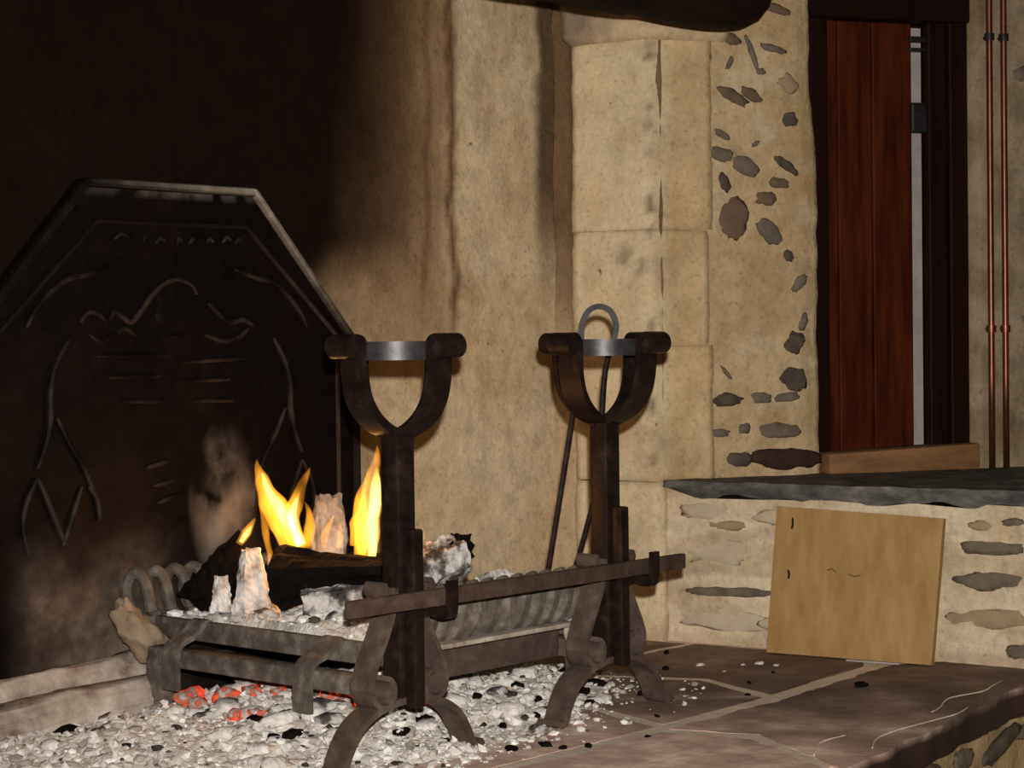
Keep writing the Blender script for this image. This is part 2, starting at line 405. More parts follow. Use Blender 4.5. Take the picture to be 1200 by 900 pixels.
# lumpy plaster cap of the jamb under the mantel beam
def cap_col(v):
    s = (Vector((v.x, v.y))-RA).dot(Re)
    c = mix((.6, .47, .31), (.3, .21, .14), sstep(-.1, .5, fbm(v.x, v.y, v.z, 9))*.7)
    return mix(c, (.24, .19, .15), (1-sstep(.2, .3, s))*sstep(-.5, .3, fbm(v.x, v.y, v.z*.4, 12))*.85)
plan = [RP(.085, -.02), RP(.085, .05), RP(.3, .05), DP(.01, .03), DP(.2, .012), DP(.2, -.03)]
ar = sum(plan[k][0]*plan[(k+1) % len(plan)][1]-plan[(k+1) % len(plan)][0]*plan[k][1] for k in range(len(plan)))
if ar < 0: plan = plan[::-1]
MB().prism(plan, 1.503, 1.64, .012, .02, 77, .012, cap_col).build('plaster_cap', BLOCK, right, smooth='all')

# low wall under the ledge
def lw_disp(s, z): return .009*fbm(s*.6, 30, z*1.4, 6) + .004*fbm(s, 3, z, 20)
def lw_col(s, z):
    c = mix(WHITE, (.56, .45, .31), .9*sstep(-.25, .45, fbm(s*.5, 9, z*1.6, 7)))
    c = mix(c, (.42, .33, .24), .6*sstep(.1, .5, fbm(s*.45, 19, z*3, 8)))
    return mix(c, (.5, .38, .27), sstep(.05, 0, z)*.5)
mb = MB(); mb.panel(RA, Re, Rn, .34, 1.75, -.3, .383, .012, .12, lw_disp, lw_col)
low = struct('wall_ledge', mb, WALL, smooth='all')
LW = [(0.515,.295,.051,.002,0,-.013,'t'),(.507,.227,.115,.002,-.002,-.032,'w'),(.518,.133,.115,.003,-.001,-.013,'g'),(.517,.059,.126,.002,-.002,-.025,'w'),(1.158,.32,.028,.001,0,-.012,'t'),(1.232,.331,.026,.001,0,-.009,'g'),(1.182,.27,.077,.001,-.001,-.016,'g'),(1.187,.192,.089,0,-.001,-.023,'g'),(1.167,.103,.084,.008,.001,-.027,'t'),(1.248,.038,.033,.002,0,-.019,'g'),(.443,.33,.06,.003,0,-.021,'w'),(.866,.24,.127,.006,0,-.024,'t'),(.886,.12,.116,.007,0,-.026,'g'),(1.36,.3,.07,0,0,-.02,'g'),(1.4,.2,.09,0,0,-.025,'b'),(1.42,.09,.1,0,0,-.03,'d'),(.68,.32,.1,0,0,-.02,'w'),(.69,.06,.09,0,0,-.02,'w')]
def lay_stones(rows, A, e, n, parent, proud=.012, disp=None, sub=3):
    for i, (s, z, px, pz, qx, qz, t) in enumerate(rows):
        d = disp(s, z) if disp else 0
        p = A+e*s+n*(d-.002); ax = Vector((e.x*px, e.y*px, pz)); bx = Vector((e.x*qx, e.y*qx, qz)); nx = Vector((n.x, n.y, 0))*proud
        # squared-off pebble shape
        m = MB(); vs0, fs = ico(sub); off = Vector((i*3.7, i*1.9, s)); out = []
        for v in vs0:
            k = 1+.38*noise.noise(v*1.4+off)+.2*noise.noise(v*3.3+off)+.1*noise.noise(v*7+off)
            w = Vector((math.copysign(abs(v.x)**.85, v.x), math.copysign(abs(v.y)**.85, v.y), v.z))
            out.append(Vector((p.x, p.y, z)) + ax*w.x*k + bx*w.y*k + nx*w.z)
        m.add(out, fs); m.build('stone', STONE[t], parent, smooth='all')
lay_stones(LW, RA, Re, Rn, low, .007, lw_disp)

# door wall
DOOR0, DOOR1, SILL, HEAD = .452, .915, .44, 1.585
def dw_disp(s, z):
    d = .005*fbm(s, 40, z, 5) + .002*fbm(s, 3, z, 24)
    if s < .5: d -= .012*sstep(.4, .452, s)
    return d
def dw_col(s, z):
    c = mix((.55, .415, .25), (.47, .335, .185), sstep(-.4, .5, fbm(s, 14, z, 4)))
    c = mix(c, (.64, .52, .36), .5*sstep(.1, .5, fbm(s, 24, z, 9)))
    c = mix(c, (.48, .34, .19), .55*(1-sstep(.12, .3, s))*sstep(1.05, .95, z))
    if s > .9:
        c = mix((.34, .265, .185), (.25, .19, .125), sstep(-.2, .4, fbm(s*1.5, 5, z, 7)))  # right of the door: weaker flash light painted in as a darker plaster tone
    return c
mb = MB()
def edge_l(z): return DOOR0 + .006*nz(0, 1, z, 6) + .004*nz(0, 4, z, 19) - .02*sstep(1.15, 1.5, z)
def left_panel():
    p = MB(); p.panel(DA, De, Dn, 0, DOOR0, .39, 2.6, .012, .14, dw_disp, dw_col)
    q = []
    for (x, y, z) in p.v:                                   # wavering plaster edge at the door
        s = (Vector((x, y))-DA).dot(De); k = sstep(.3, DOOR0, s)*(edge_l(z)-DOOR0)
        q.append((x+De.x*k, y+De.y*k, z))
    p.v = q; return p
lp = left_panel(); mb.add(lp.v, lp.f, lp.c)
mb.panel(DA, De, Dn, DOOR1, 2.3, .39, 2.6, .015, .14, dw_disp, dw_col)
mb.panel(DA, De, Dn, DOOR0, DOOR1, 1.74, 2.6, .02, .14, dw_disp, dw_col)
doorwall = struct('wall_door', mb, WALL, smooth='all')
DW = [(0.247,1.561,.023,-.005,-.003,-.011,'b'),(.211,1.513,.022,-.011,-.008,-.013,'b'),(.337,1.595,.038,-.011,-.005,-.012,'r'),(.267,1.48,.017,-.042,-.008,-.003,'g'),(.324,1.493,.034,-.009,-.003,-.009,'g'),(.149,1.466,.007,0,0,-.013,'g'),(.205,1.454,.007,.016,.007,-.002,'g'),(.293,1.433,.012,0,0,-.009,'g'),(.367,1.403,.018,-.02,-.017,-.013,'t'),(.212,1.371,.038,-.021,-.009,-.013,'b'),(.261,1.376,.029,-.014,-.008,-.013,'b'),(.373,1.316,.022,0,0,-.019,'d'),(.182,1.273,.024,-.012,-.006,-.009,'g'),(.179,1.221,.029,-.009,-.008,-.02,'g'),(.25,1.19,.039,-.016,-.01,-.02,'g'),(.188,1.15,.009,-.024,-.013,-.005,'d'),(.277,1.251,.011,.009,.004,-.004,'g'),(.36,1.198,.032,-.022,-.008,-.01,'d'),(.34,1.15,.028,-.006,-.004,-.014,'b'),(.306,1.11,.03,.003,.002,-.018,'b'),(.213,1.058,.044,0,-.001,-.052,'r'),(.312,1.028,.03,-.025,-.018,-.018,'g'),(.364,.965,.013,0,0,-.016,'d'),(.395,.897,.019,.02,.011,-.008,'g'),(.404,.794,.008,.021,.011,-.004,'g'),(.377,.742,.02,.022,.02,-.016,'d'),(.373,.652,.036,-.001,0,-.031,'d'),(.187,.668,.015,-.017,-.004,-.003,'g'),(.191,.599,.04,-.001,0,-.017,'d'),(.284,.603,.029,-.001,0,-.015,'g'),(.356,.604,.038,.005,.002,-.013,'g'),(.172,.517,.026,-.001,0,-.011,'g'),(.238,.526,.017,0,0,-.013,'g'),(.336,.519,.053,-.001,0,-.022,'g'),(.221,.448,.038,-.001,0,-.02,'d'),(.345,.446,.105,-.003,0,-.027,'m')]
lay_stones(DW, DA, De, Dn, doorwall, .009, dw_disp)
lay_stones([(1.06,1.45,.03,.01,.005,-.02,'g'),(1.1,1.2,.04,0,0,-.02,'g'),(1.07,.8,.025,0,.005,-.012,'g'),(1.12,.62,.04,.005,0,-.02,'g'),(1.2,1.0,.05,0,0,-.025,'d')], DA, De, Dn, doorwall, .005, dw_disp)

# door: planks, frame posts, lintel, the pale strip in its gap
def dbox(mb, s0, s1, z0, z1, o0, o1, bev=.004):
    """box between wall coordinates s, z and outward offsets o"""
    c = DA+De*((s0+s1)/2)+Dn*((o0+o1)/2)
    mt = Matrix(((De.x, -Dn.x, 0), (De.y, -Dn.y, 0), (0, 0, 1)))
    return mb.box((c.x, c.y, (z0+z1)/2), (s1-s0, abs(o1-o0), z1-z0), mt, bev)
door = struct('door_1', dbox(MB(), DOOR0-.03, DOOR1+.03, .40, 1.8, -.135, -.115, 0), DOORD)
for a, b in ((.512, .546), (.548, .646), (.649, .766)):
    dbox(MB(), a, b, .452, HEAD, -.115, -.075, .004).build('plank', DOORW, door)
dbox(MB(), DOOR0-.02, .510, .42, HEAD+.02, -.115, -.055, .006).build('frame_post', DOORD, door)
dbox(MB(), .803, .86, .42, HEAD+.02, -.115, -.055, .006).build('frame_post', DOORD, door)
dbox(MB(), .861, DOOR1+.01, .42, HEAD+.02, -.115, -.045, .006).build('frame_post', DOORD, door)
dbox(MB(), DOOR0-.02, DOOR1+.01, HEAD, 1.75, -.115, -.03, .008).build('lintel', DOORD, door)
tag(dbox(MB(), .769, .800, .462, HEAD-.01, -.115, -.085, .002).build('gap_strip', PALE, door), 'pale grey strip in the gap beside the planks')
dbox(MB(), .758, .808, 1.295, 1.375, -.09, -.062, .006).build('latch', BLACKM, door)
dbox(MB(), .755, .806, 1.535, 1.55, -.09, -.064, .003).build('hinge', BLACKM, door)
dbox(MB(), .755, .806, 1.51, 1.52, -.09, -.064, .003).build('hinge', BLACKM, door)
mb = MB(); dbox(mb, .47, DOOR1, .40, .455, -.1, .012, .008)
mb.v = [(x, y, z + (.016*((Vector((x, y))-DA).dot(De)-.47)/.44 if z > .42 else 0)) for x, y, z in mb.v]
struct('trim_sill', mb, SILLW, smooth=True)

# slate slabs on the ledge
def poly_slab(plan, z0, z1, seed, amp=.006, mat=SLATE2, name='slab', parent=None, step=.02, col=None, rnd=.006):
    ar = sum(plan[k][0]*plan[(k+1) % len(plan)][1]-plan[(k+1) % len(plan)][0]*plan[k][1] for k in range(len(plan)))
    if ar < 0: plan = plan[::-1]
    m = MB(); m.prism(plan, z0, z1, amp, step, seed, rnd, col)
    return m
ledge = struct('trim_ledge', poly_slab([RP(.36, -.03), RP(1.7, -.03), DP(1.5, 0), DP(.03, -.0)], .374, .386, 3, 0, step=.05), MORTAR)
for i, (a, b, c, d) in enumerate(((.352, 1.30, .0, .86), (1.304, 1.75, .865, 1.5))):
    m = poly_slab([RP(a, .026), RP((a+b)/2, .022), RP(b, .02), DP(d, -.01), DP(c, -.01)], .37, .403, 40+i, .006)
    zz = []
    for (x, y, z) in m.v:                                  # ragged underside of the split slate
        s = (Vector((x, y))-RA).dot(Re)
        zz.append((x, y, z - (.004+.022*fbm(s, 3, 0, 6)-.02*(1-sstep(.35, .5, s))) if z < .372 else z + .003*fbm(x, y, 1, 14)))
    m.v = zz; m.build('slab', SLATE2, ledge, smooth=True)

# hearth: mortar body, slate slabs as its pieces, limewashed rubble front
HA = Vector((.445, -.642)); He = (Vector((1.429, -.478))-HA).normalized(); Hn = Vector((He.y, -He.x))
def HPt(x, o=0): s = (x-HA.x)/He.x; p = HA+He*s+Hn*o; return (p.x, p.y)
hearth_plan = [HPt(-1.6, -.02), HPt(1.62, -.02), (1.56, .0), (1.38, .84), (-1.1, .84)]
hearth = struct('hearth', MB().prism(hearth_plan, -.12, -.0002, 0, .06, 0, 0), MORTAR)
mb = MB(); mb.panel(HA, He, Hn, -2.2, 1.25, -.32, -.05, .015, .1, lambda s, z: -.012+.008*fbm(s, 50, z, 7), lambda s, z: mix((.68, .5, .29), (.5, .36, .2), sstep(-.3, .4, fbm(s, 7, z, 8))))
front = struct('wall_hearth', mb, WALL, smooth='all')
HF = [(.855,-.109,.1,.022,.012,-.02,'d'),(.622,-.099,.05,-.005,0,-.021,'g'),(.432,-.089,.05,-.005,0,-.017,'b'),(1.02,-.11,.06,0,.01,-.016,'g'),(.3,-.14,.08,0,0,-.03,'g'),(.1,-.12,.09,0,0,-.025,'d'),(-.15,-.13,.1,0,0,-.03,'b'),(.7,-.2,.12,0,0,-.03,'g')]
lay_stones(HF, HA, He, Hn, front, .012)
def slate_col(v):
    k = sstep(.15, .75, 1-abs(fbm(v.x*.6, v.y*1.6, v.z, 3)))
    c = mix((.8, .8, .8), (1.15, 1.1, 1.05), sstep(-.4, .4, fbm(v.x, v.y, 3, 4)))
    dust = sstep(.95, .35, v.x+.5*max(0, v.y+.2))  + .4*sstep(.25, .5, fbm(v.x, v.y, 9, 8))       # ash trodden into the slabs near the fire
    c = mix(c, (4.6, 4.8, 5.1), min(1, dust)*.88)
    return mix((.22, .15, .13), c, sstep(-.012, -.001, v.z))          # broken edges are darker than the top face
J = -.165
slabs = [  # outline corners x, y
 [HPt(-1.5, .0), HPt(-.55, .0), (-.56, J-.03), (-1.4, J-.05)],
 [HPt(-.53, .0), HPt(.40, .005), (.56, -.38), (.50, J-.035), (-.54, J-.03)],
 [HPt(.43, .01), HPt(.8, .02), HPt(1.2, .015), HPt(1.6, .01), (1.575, -.2), (1.44, J+.03), (.95, J-.014), (.54, J-.034), (.60, -.36)],
 [(-1.1, J-.02), (-.3, J-.0), (-.3, .3), (-1.1, .3)],
 [(-.28, J-.0), (.53, J+.002), (.60, .05), (.55, .3), (-.28, .3)],
 [(.565, J+.006), (.93, J+.024), (1.02, .09), (.92, .3), (.57, .3), (.625, .05)],
 [(.965, J+.03), (1.40, J+.075), (1.525, -.02), (1.47, .25), (1.44, .42), (1.0, .42), (.945, .3), (1.045, .09)],
 [(-1.1, .32), (-.3, .32), (-.3, .84), (-1.1, .84)], [(-.28, .32), (.5, .32), (.5, .84), (-.28, .84)], [(.52, .32), (.93, .32), (.98, .44), (1.43, .44), (1.38, .84), (.52, .84)]]
for i, pl in enumerate(slabs):
    th = -.062 if i < 3 else -.03
    m = poly_slab(pl, th, 0.0, 60+i, .015 if i < 3 else .006, step=.02, rnd=.0015)
    # fill the top with a subdivided uneven face: the outline's own cap stays flat, dished a little
    n0 = len(m.v)
    m.v = [(x, y, z + (.0005+.0004*fbm(x, y, 2, 5) if z > -.001 else 0)) for x, y, z in m.v]
    m.c = [slate_col(Vector(v)) for v in m.v]
    m.build('slab', SLATE, hearth, smooth=True)
# thin layers flaking off the near slab: raised split edges of the slate
for i, (pts, h) in enumerate((([(.62, -.6), (.72, -.55), (.85, -.545), (1.0, -.55), (1.1, -.53)], .004), ([(1.0, -.5), (1.13, -.46), (1.3, -.455), (1.42, -.43)], .004), ([(.5, -.55), (.6, -.5), (.7, -.49)], .003))):
    m = MB(); P = smooth_path([(x, y, .002) for x, y in pts], 5)
    P = [Vector((p.x, p.y+.012*nz(p.x, i, 0, 9), p.z)) for p in P]; m.tube(P, [.0006+.003*abs(nz(k, i, 3, .37))+.001*math.sin(math.pi*k/(len(P)-1)) for k in range(len(P))], 6); m.v = [(x, y, .001+(z-.002)*.6) for x, y, z in m.v]
    m.build('split_edge', MORTAR, hearth, smooth='all')

# mantel beam: rough oak log running along the front of the fireplace into the door wall
mb = MB(); P = []; rr = []
for i in range(34):
    x = -1.3 + 2.64*i/33; k = i/33
    P.append((x, .245, 1.615+.006*nz(x, 0, 0, 5))); rr.append(.132)
P += [(1.355, .247, 1.615), (1.375, .248, 1.617), (1.395, .25, 1.62), (1.41, .25, 1.62)]; rr += [.128, .115, .09, .04]
mb.tube(P, rr, 20)
mb.v = [(x+.01*nz(x, y, z, 9), .245+(y-.245)*1.15+.01*nz(x*.6, y, z, 6), z+.012*nz(x*.6+7, y, z, 8)) for x, y, z in mb.v]
struct('trim_mantel', mb, BEAMW, smooth='all')
mb = MB(); mb.box((.1, .44, 1.66), (2.55, .28, .2), None, .01)
struct('trim_lintel', mb, BEAMW)
# chimney breast above, and the rest of the room
struct('wall_chimney', MB().box((.15, .2, 2.18), (2.6, .25, .85)), ROOMW)
struct('wall_fireplace_left', MB().box((-1.2, .44, 1.15), (.16, .8, 2.9)), ROOMW)
struct('wall_left', MB().box((-4.6, -1.9, 1.15), (.15, 5.4, 2.9)), ROOMW)
struct('wall_front', MB().box((-.4, -4.6, 1.15), (8.4, .15, 2.9)), ROOMW)
struct('wall_far_right', MB().box((3.55, -2.6, 1.15), (.15, 4.2, 2.9)), ROOMW)
struct('wall_back_left', MB().box((-2.9, .12, 1.15), (3.3, .15, 2.9)), ROOMW)
struct('floor', MB().box((-.4, -1.9, -.36), (8.6, 5.8, .1)), ROOMF)
struct('ceiling', MB().box((-.4, -1.9, 2.65), (8.6, 5.8, .1)), ROOMW)

# ------------------------------------------------------------------ fireback
fb = empty('fireback', (.145, .82, .0))
tag(fb, 'large sooty cast iron fireback with clipped top corners and worn relief behind the fire', 'fireback')
OUT = [(-.385, .02), (-.385, .765), (-.083, 1.097), (.37, 1.096), (.672, .765), (.672, .02)]
INN = [(-.322, .09), (-.322, .755), (-.053, 1.012), (.344, 1.010), (.609, .772), (.609, .09)]
def cast_col(v, ridge=None):
    d = sstep(.42, .12, v.z)*sstep(-.3, -.2, v.x)                     # ash dust settled on the foot of the plate
    d *= .35+.65*sstep(-.3, .4, fbm(v.x, v.y, v.z, 8)); d *= 1-.85*sstep(.05, .2, v.x)
    rust = sstep(-.1, .5, fbm(v.x, 5, v.z, 5))*.5
    c = mix((.0055, .0032, .003), (.011, .0055, .0045), rust)
    if ridge: c = mix(c, ridge, sstep(-.35, .35, fbm(v.x, 11, v.z, 10)))
    if v.z > 1.06: c = mix(c, (.75, .64, .52), sstep(1.076, 1.09, v.z)*sstep(-.35, .15, fbm(v.x, 3, 1, 16))*(.3+.7*sstep(-.1, .1, v.x))*sstep(.46, .36, v.x))
    return mix(c, (.2, .15, .115), d*.75)
def FP(x, z, y=.805): return Vector((x-.145, y-.82, z))
def fb_part(name, mb, lab=None):
    rg = None if name == 'plate' else {'inner_rim': (.075, .05, .038), 'outer_rim': (.008, .005, .004), 'helmet': None, 'top_ornament': (.06, .045, .035)}.get(name, (.036, .024, .019))
    mb.c = [cast_col(Vector((v[0]+.145, v[1]+.82, v[2])), rg) for v in mb.v]
    o = mb.build(name, CAST, fb, smooth=True)
    if lab: o['label'] = lab
    return o
# plate as a grid so dust and pits follow its face
mb = MB(); n = 60; vs = []; fs = []
def xlim(z):
    if z <= .765: return -.385, .672
    k = (z-.765)/(1.097-.765); return -.385+k*.302, .672-k*.302
for j in range(n+1):
    z = .02+(1.097-.02)*j/n; a, b = xlim(z)
    for i in range(n+1):
        x = a+(b-a)*i/n; vs.append(FP(x, z, .812+.003*fbm(x, 1, z, 9)))
for j in range(n):
    for i in range(n): fs.append((j*(n+1)+i, j*(n+1)+i+1, (j+1)*(n+1)+i+1, (j+1)*(n+1)+i))
ringi = list(range(n+1)) + [j*(n+1)+n for j in range(1, n+1)] + [n*(n+1)+i for i in range(n-1, -1, -1)] + [j*(n+1) for j in range(n-1, 0, -1)]
b0 = len(vs)
for k in ringi: vs.append(Vector((vs[k].x, .84-.82, vs[k].z)))
m_ = len(ringi)
for k in range(m_): fs.append((ringi[(k+1) % m_], ringi[k], b0+k, b0+(k+1) % m_))
fs.append(tuple(b0+k for k in reversed(range(m_)))); mb.add(vs, fs); fb_part('plate', mb)
def bead(pts, r, seg=6, y=.807, k=4, taper=True):
    r *= .72
    P = smooth_path([FP(x, z, y) for x, z in pts], k); N = len(P)
    return MB().tube(P, [r*(.45+.55*math.sin(math.pi*min(1, max(0, i/(N-1))))**.5) if taper else r for i in range(N)], seg)
def bead_line(pts, r, y): 
    m = MB()
    for a, b in zip(pts[:-1], pts[1:]): m.tube([FP(*a, y), FP(*b, y)], r, 8)
    for a in pts: m.rock(FP(*a, y), (r, r, r), 0, 2, 0)
    return m
fb_part('outer_rim', bead_line([(x*.985+.002, z-.008) for x, z in OUT] + [(OUT[0][0]*.985+.002, .012)], .010, .806))
fb_part('inner_rim', bead_line(INN + [INN[0]], .0055, .807))
REL = {'swag': [(-.228,.792),(-.201,.834),(-.139,.886),(-.076,.901),(-.019,.919)], 'scroll': [(-.127,.769),(-.161,.715),(-.174,.664),(-.175,.613),(-.186,.562),(-.208,.512)],
 'l1': [(-.159,.612),(-.131,.559),(-.095,.506),(-.071,.452)], 'l2': [(-.208,.495),(-.235,.446),(-.244,.396),(-.231,.344)], 'l3': [(-.208,.495),(-.183,.442),(-.159,.389),(-.144,.354)], 'l4': [(-.102,.471),(-.122,.421),(-.139,.379),(-.15,.354)], 'l5': [(-.085,.47),(-.065,.443),(-.059,.399)]}
mir = lambda L: [(.29-x, z) for x, z in L]
for mm in (lambda L: L, mir):
    fb_part('swag', bead(mm(REL['swag']), .008))
    fb_part('scroll', bead(mm(REL['scroll']), .010))
    m = MB()
    for k in ('l1', 'l2', 'l3', 'l4', 'l5'):
        b = bead(mm(REL[k]), .008); m.add(b.v, b.f)
    fb_part('leaf_spray', m)
m = MB()
for L in ([(-.099,.804),(-.078,.824),(-.051,.818),(-.032,.804),(-.014,.825),(.007,.814),(.029,.804),(.058,.832),(.085,.862),(.119,.886),(.153,.894),(.188,.883),(.203,.863)], [(.233,.845),(.257,.825),(.292,.803),(.328,.809),(.36,.796)], [(.22,.778),(.272,.763),(.315,.77),(.345,.79)], [(-.08,.78),(-.05,.765),(-.02,.775),(.01,.79),(.04,.775)], [(.12,.775),(.16,.775)]):
    b = bead(L, .008); m.add(b.v, b.f)
fb_part('helmet', MB().rock(FP(.145, .83, .818), (.055, .012, .05), 3, 3, .3, 2.2))
fb_part('crest', m)
m = MB()
for L in ([(-.059,.734),(.128,.733)], [(.161,.718),(.351,.725)], [(.138,.677),(.29,.679)], [(.183,.636),(.301,.632)], [(-.03,.69),(.1,.69)], [(0, .64), (.12, .636)]):
    b = bead(L, .006, k=3); m.add(b.v, b.f)
fb_part('banner', m)
m = MB()
for L in ([(.077,.46),(.134,.469)], [(.088,.424),(.156,.441)], [(.132,.385),(.224,.387)], [(.06,.5),(.12,.51)]):
    b = bead(L, .007, k=4); m.add(b.v, b.f)
fb_part('shield', m)
for a, b_, z in ((-.011,.026,.983),(.061,.079,.98),(.094,.121,.977),(.15,.165,.978),(.183,.206,.978),(.23,.25,.98),(.276,.3,.984),(.31,.332,.982)):
    b = bead([(a, z-.008), ((a+b_)/2, z+.004), (b_, z-.004)], .006, k=2); fb_part('top_ornament', b)

# ash dusted kerb stones at the foot of the fireback
for (x0, x1, y0, y1, h0, h1, lab) in ((-.62, .05, .69, .752, .055, .085, 'long low ash dusted stone at the foot of the fireback'), (-.60, .03, .757, .806, .085, .125, 'upper ash dusted stone wedged against the fireback foot')):
    m = MB(); m.prism([(x0, y0), (x1, y0), (x1, y1), (x0, y1)], 0, 1, .004, .025, x0*9, .004)
    m.v = [(x, y+.014*fbm(x, 0, z*(h0), 9)+.02*(z**3)*(1 if y < (y0+y1)/2 else 0), z*(h0+(h1-h0)*(x-x0)/(x1-x0)) + .01*z*fbm(x, y, 1, 7)) for x, y, z in m.v]
    base = ((x0+x1)/2, (y0+y1)/2, 0)
    tag(m.build('kerb_stone', KERB, None, smooth='all', base=base), lab, 'stone')
m = MB(); m.rock((0, 0, 0), (.034, .04, .085), 5, 4, .35, 1.8, Matrix.Rotation(math.radians(-40), 3, 'Y'))
jag = lambda mb, amp, fr, seed: setattr(mb, 'v', [tuple(Vector(v)*(1+amp*noise.noise(Vector(v)*fr+Vector((seed, 0, 0))))) for v in mb.v])
jag(m, .16, 30, 2); jag(m, .08, 80, 3)
tag(m.build('leaning_stone', ROCKT, None, smooth='all', loc=(-.012, .745, .165)), 'small scorched tan stone leaning at the rear left of the grate', 'stone')

# ------------------------------------------------------------------ andirons
def arc(cx, cz, r, a0, a1, n=10, r1=None):
    r1 = r if r1 is None else r1
    return [(cx+(r+(r1-r)*i/n)*math.cos(math.radians(a0+(a1-a0)*i/n)), cz+(r+(r1-r)*i/n)*math.sin(math.radians(a0+(a1-a0)*i/n))) for i in range(n+1)]
def make_andiron(rz=0):
    root = empty('andiron')
    m = MB(); m.box((0, 0, .357), (.044, .044, .485), None, .004, .002); m.build('post', IRON, root, True)
    m = MB(); m.box((-.0, -.037, .262), (.026, .028, .32), None, .004, .0015); m.build('riser', IRON, root, True)
    # cup: four straps with rolled ends, a ring inside
    prof = smooth_path([(.004, .588, 0), (.04, .600, 0), (.072, .622, 0), (.094, .652, 0), (.104, .688, 0), (.106, .725, 0)], 4)
    prof = [(p.x, p.y) for p in prof] + arc(.127, .747, .021, 180, -200, 20, .010)
    for k in range(4):
        a = k*math.pi/2; d = Vector((math.cos(a), math.sin(a), 0)); w = Vector((-math.sin(a), math.cos(a), 0))*.054
        m = MB(); m.strap([d*r + Vector((0, 0, z)) for r, z in prof], w, .012)
        m.tube([d*.127+Vector((0, 0, .747))-w*.48, d*.127+Vector((0, 0, .747))+w*.48], .013, 10)
        m.build('cup_strap', IRON, root, True)
    m = MB(); m.strap([Vector((.098*math.cos(t*math.pi/24), .098*math.sin(t*math.pi/24), .741)) for t in range(49)], (0, 0, .033), .007)
    tag(m.build('cup_ring', RING, root, True), 'worn shiny iron ring')
    m = MB(); m.box((0, 0, .592), (.05, .05, .02), None, .006); m.build('collar', IRON, root, True)
    # two scrolled side straps
    for sg in (-1, 1):
        p = arc(.052, .318, .013, 60, -150 if 0 else 330, 14, .018)
        p = arc(.050, .318, .009, 420, 180, 14, .017)
        p += [(q.x, q.y) for q in smooth_path([(.034, .300, 0), (.04, .27, 0), (.058, .23, 0), (.082, .185, 0), (.094, .155, 0), (.093, .135, 0)], 4)]
        p += arc(.064, .137, .030, 0, -262, 18, .024)
        m = MB(); m.strap([(sg*x, 0, z) for x, z in p], (0, .052, 0), .009)
        m.build('scroll_strap', IRONR, root, True)
    # arched foot with curled toes
    p = [(-.192, .03), (-.186, .040), (-.174, .043), (-.163, .036), (-.158, .02)]
    pts = [(-.19, .012), (-.178, .006), (-.163, .012), (-.15, .04), (-.125, .075), (-.085, .1), (-.04, .112), (0, .115)]
    half = smooth_path([(x, 0, z) for x, z in pts], 4)
    full = half + [Vector((-q.x, 0, q.z)) for q in reversed(half[:-1])]
    m = MB(); m.strap(full, (0, .054, 0), .012); m.build('arched_foot', IRONR, root, True)
    # peg and lip that carry the spit bar in front of the riser
    m = MB(); m.box((.046, -.062, .274), (.022, .06, .016), None, .003); m.strap(smooth_path([(.046, -.036, .268), (.046, -.075, .264), (.046, -.086, .278), (.046, -.087, .33)], 3), (.024, 0, 0), .009)
    m.box((.03, -.036, .272), (.05, .02, .02), None, .003)
    m.build('bar_hook', IRON, root, True)
    # log bar running back into the fire, with its rear leg
    m = MB(); m.box((0, .365, .128), (.042, .69, .036), None, .004, .002); m.build('log_bar', DUSTY, root, True)
    m = MB(); m.box((0, .692, .062), (.044, .042, .128), None, .004, .002); m.build('rear_leg', DUSTY, root, True)
    return root
a1 = make_andiron()
tag(a1, 'tall iron andiron with cup top nearest the camera, left of the pair', 'andiron', 'wrought iron cup topped andirons')
a2 = copy_tree(a1); a2.location = (.586, 0, 0); a2.rotation_euler.z = math.radians(1.5)
a2['label'] = 'tall iron andiron with cup top holding the fire tongs, right of the pair'
# spit bar lying across both
m = MB(); m.box((.286, -.062, .299), (.952, .014, .031), None, .003, .002)
bar = m.build('spit_bar', surf('rusty_iron_bar', [(0.3, (.045, .026, .018)), (0.55, (.08, .05, .038)), (0.8, (.14, .1, .08))], 24, .6, .2, bs=.4, bd=.003, bscale=80), None, True); tag(bar, 'long flat rusty iron bar lying across both andirons', 'bar')

# fire tongs standing through the far cup: one spring loop, two legs
m = MB(); legA = [(.553, .150, .192), (.560, .128, .30), (.584, .08, .606), (.598, .068, .735)]
loop = [(.598, .068, .735), (.598, .068, .765), (.599, .066, .79), (.608, .056, .815), (.624, .042, .824), (.640, .026, .815), (.648, .018, .79), (.645, .018, .765), (.639, .024, .74)]
legB = [(.639, .024, .74), (.632, .034, .69), (.626, .038, .607), (.622, .045, .48), (.615, .1, .3), (.61, .15, .2)]
tg = empty('fire_tongs', (.553, .15, .19)); tag(tg, 'thin iron fire tongs with a looped top standing in the right andiron cup', 'tongs')
off = Vector((.553, .15, .19))
for L in (legA, legB): MB().tube([Vector(p)-off for p in smooth_path(L, 4)], .0058, 8).build('leg', IRON, tg, True)
MB().strap([p-off for p in smooth_path(loop, 4)], (.022*.743, .022*.669, 0), .0115).build('spring_loop', BLACKM, tg, True)

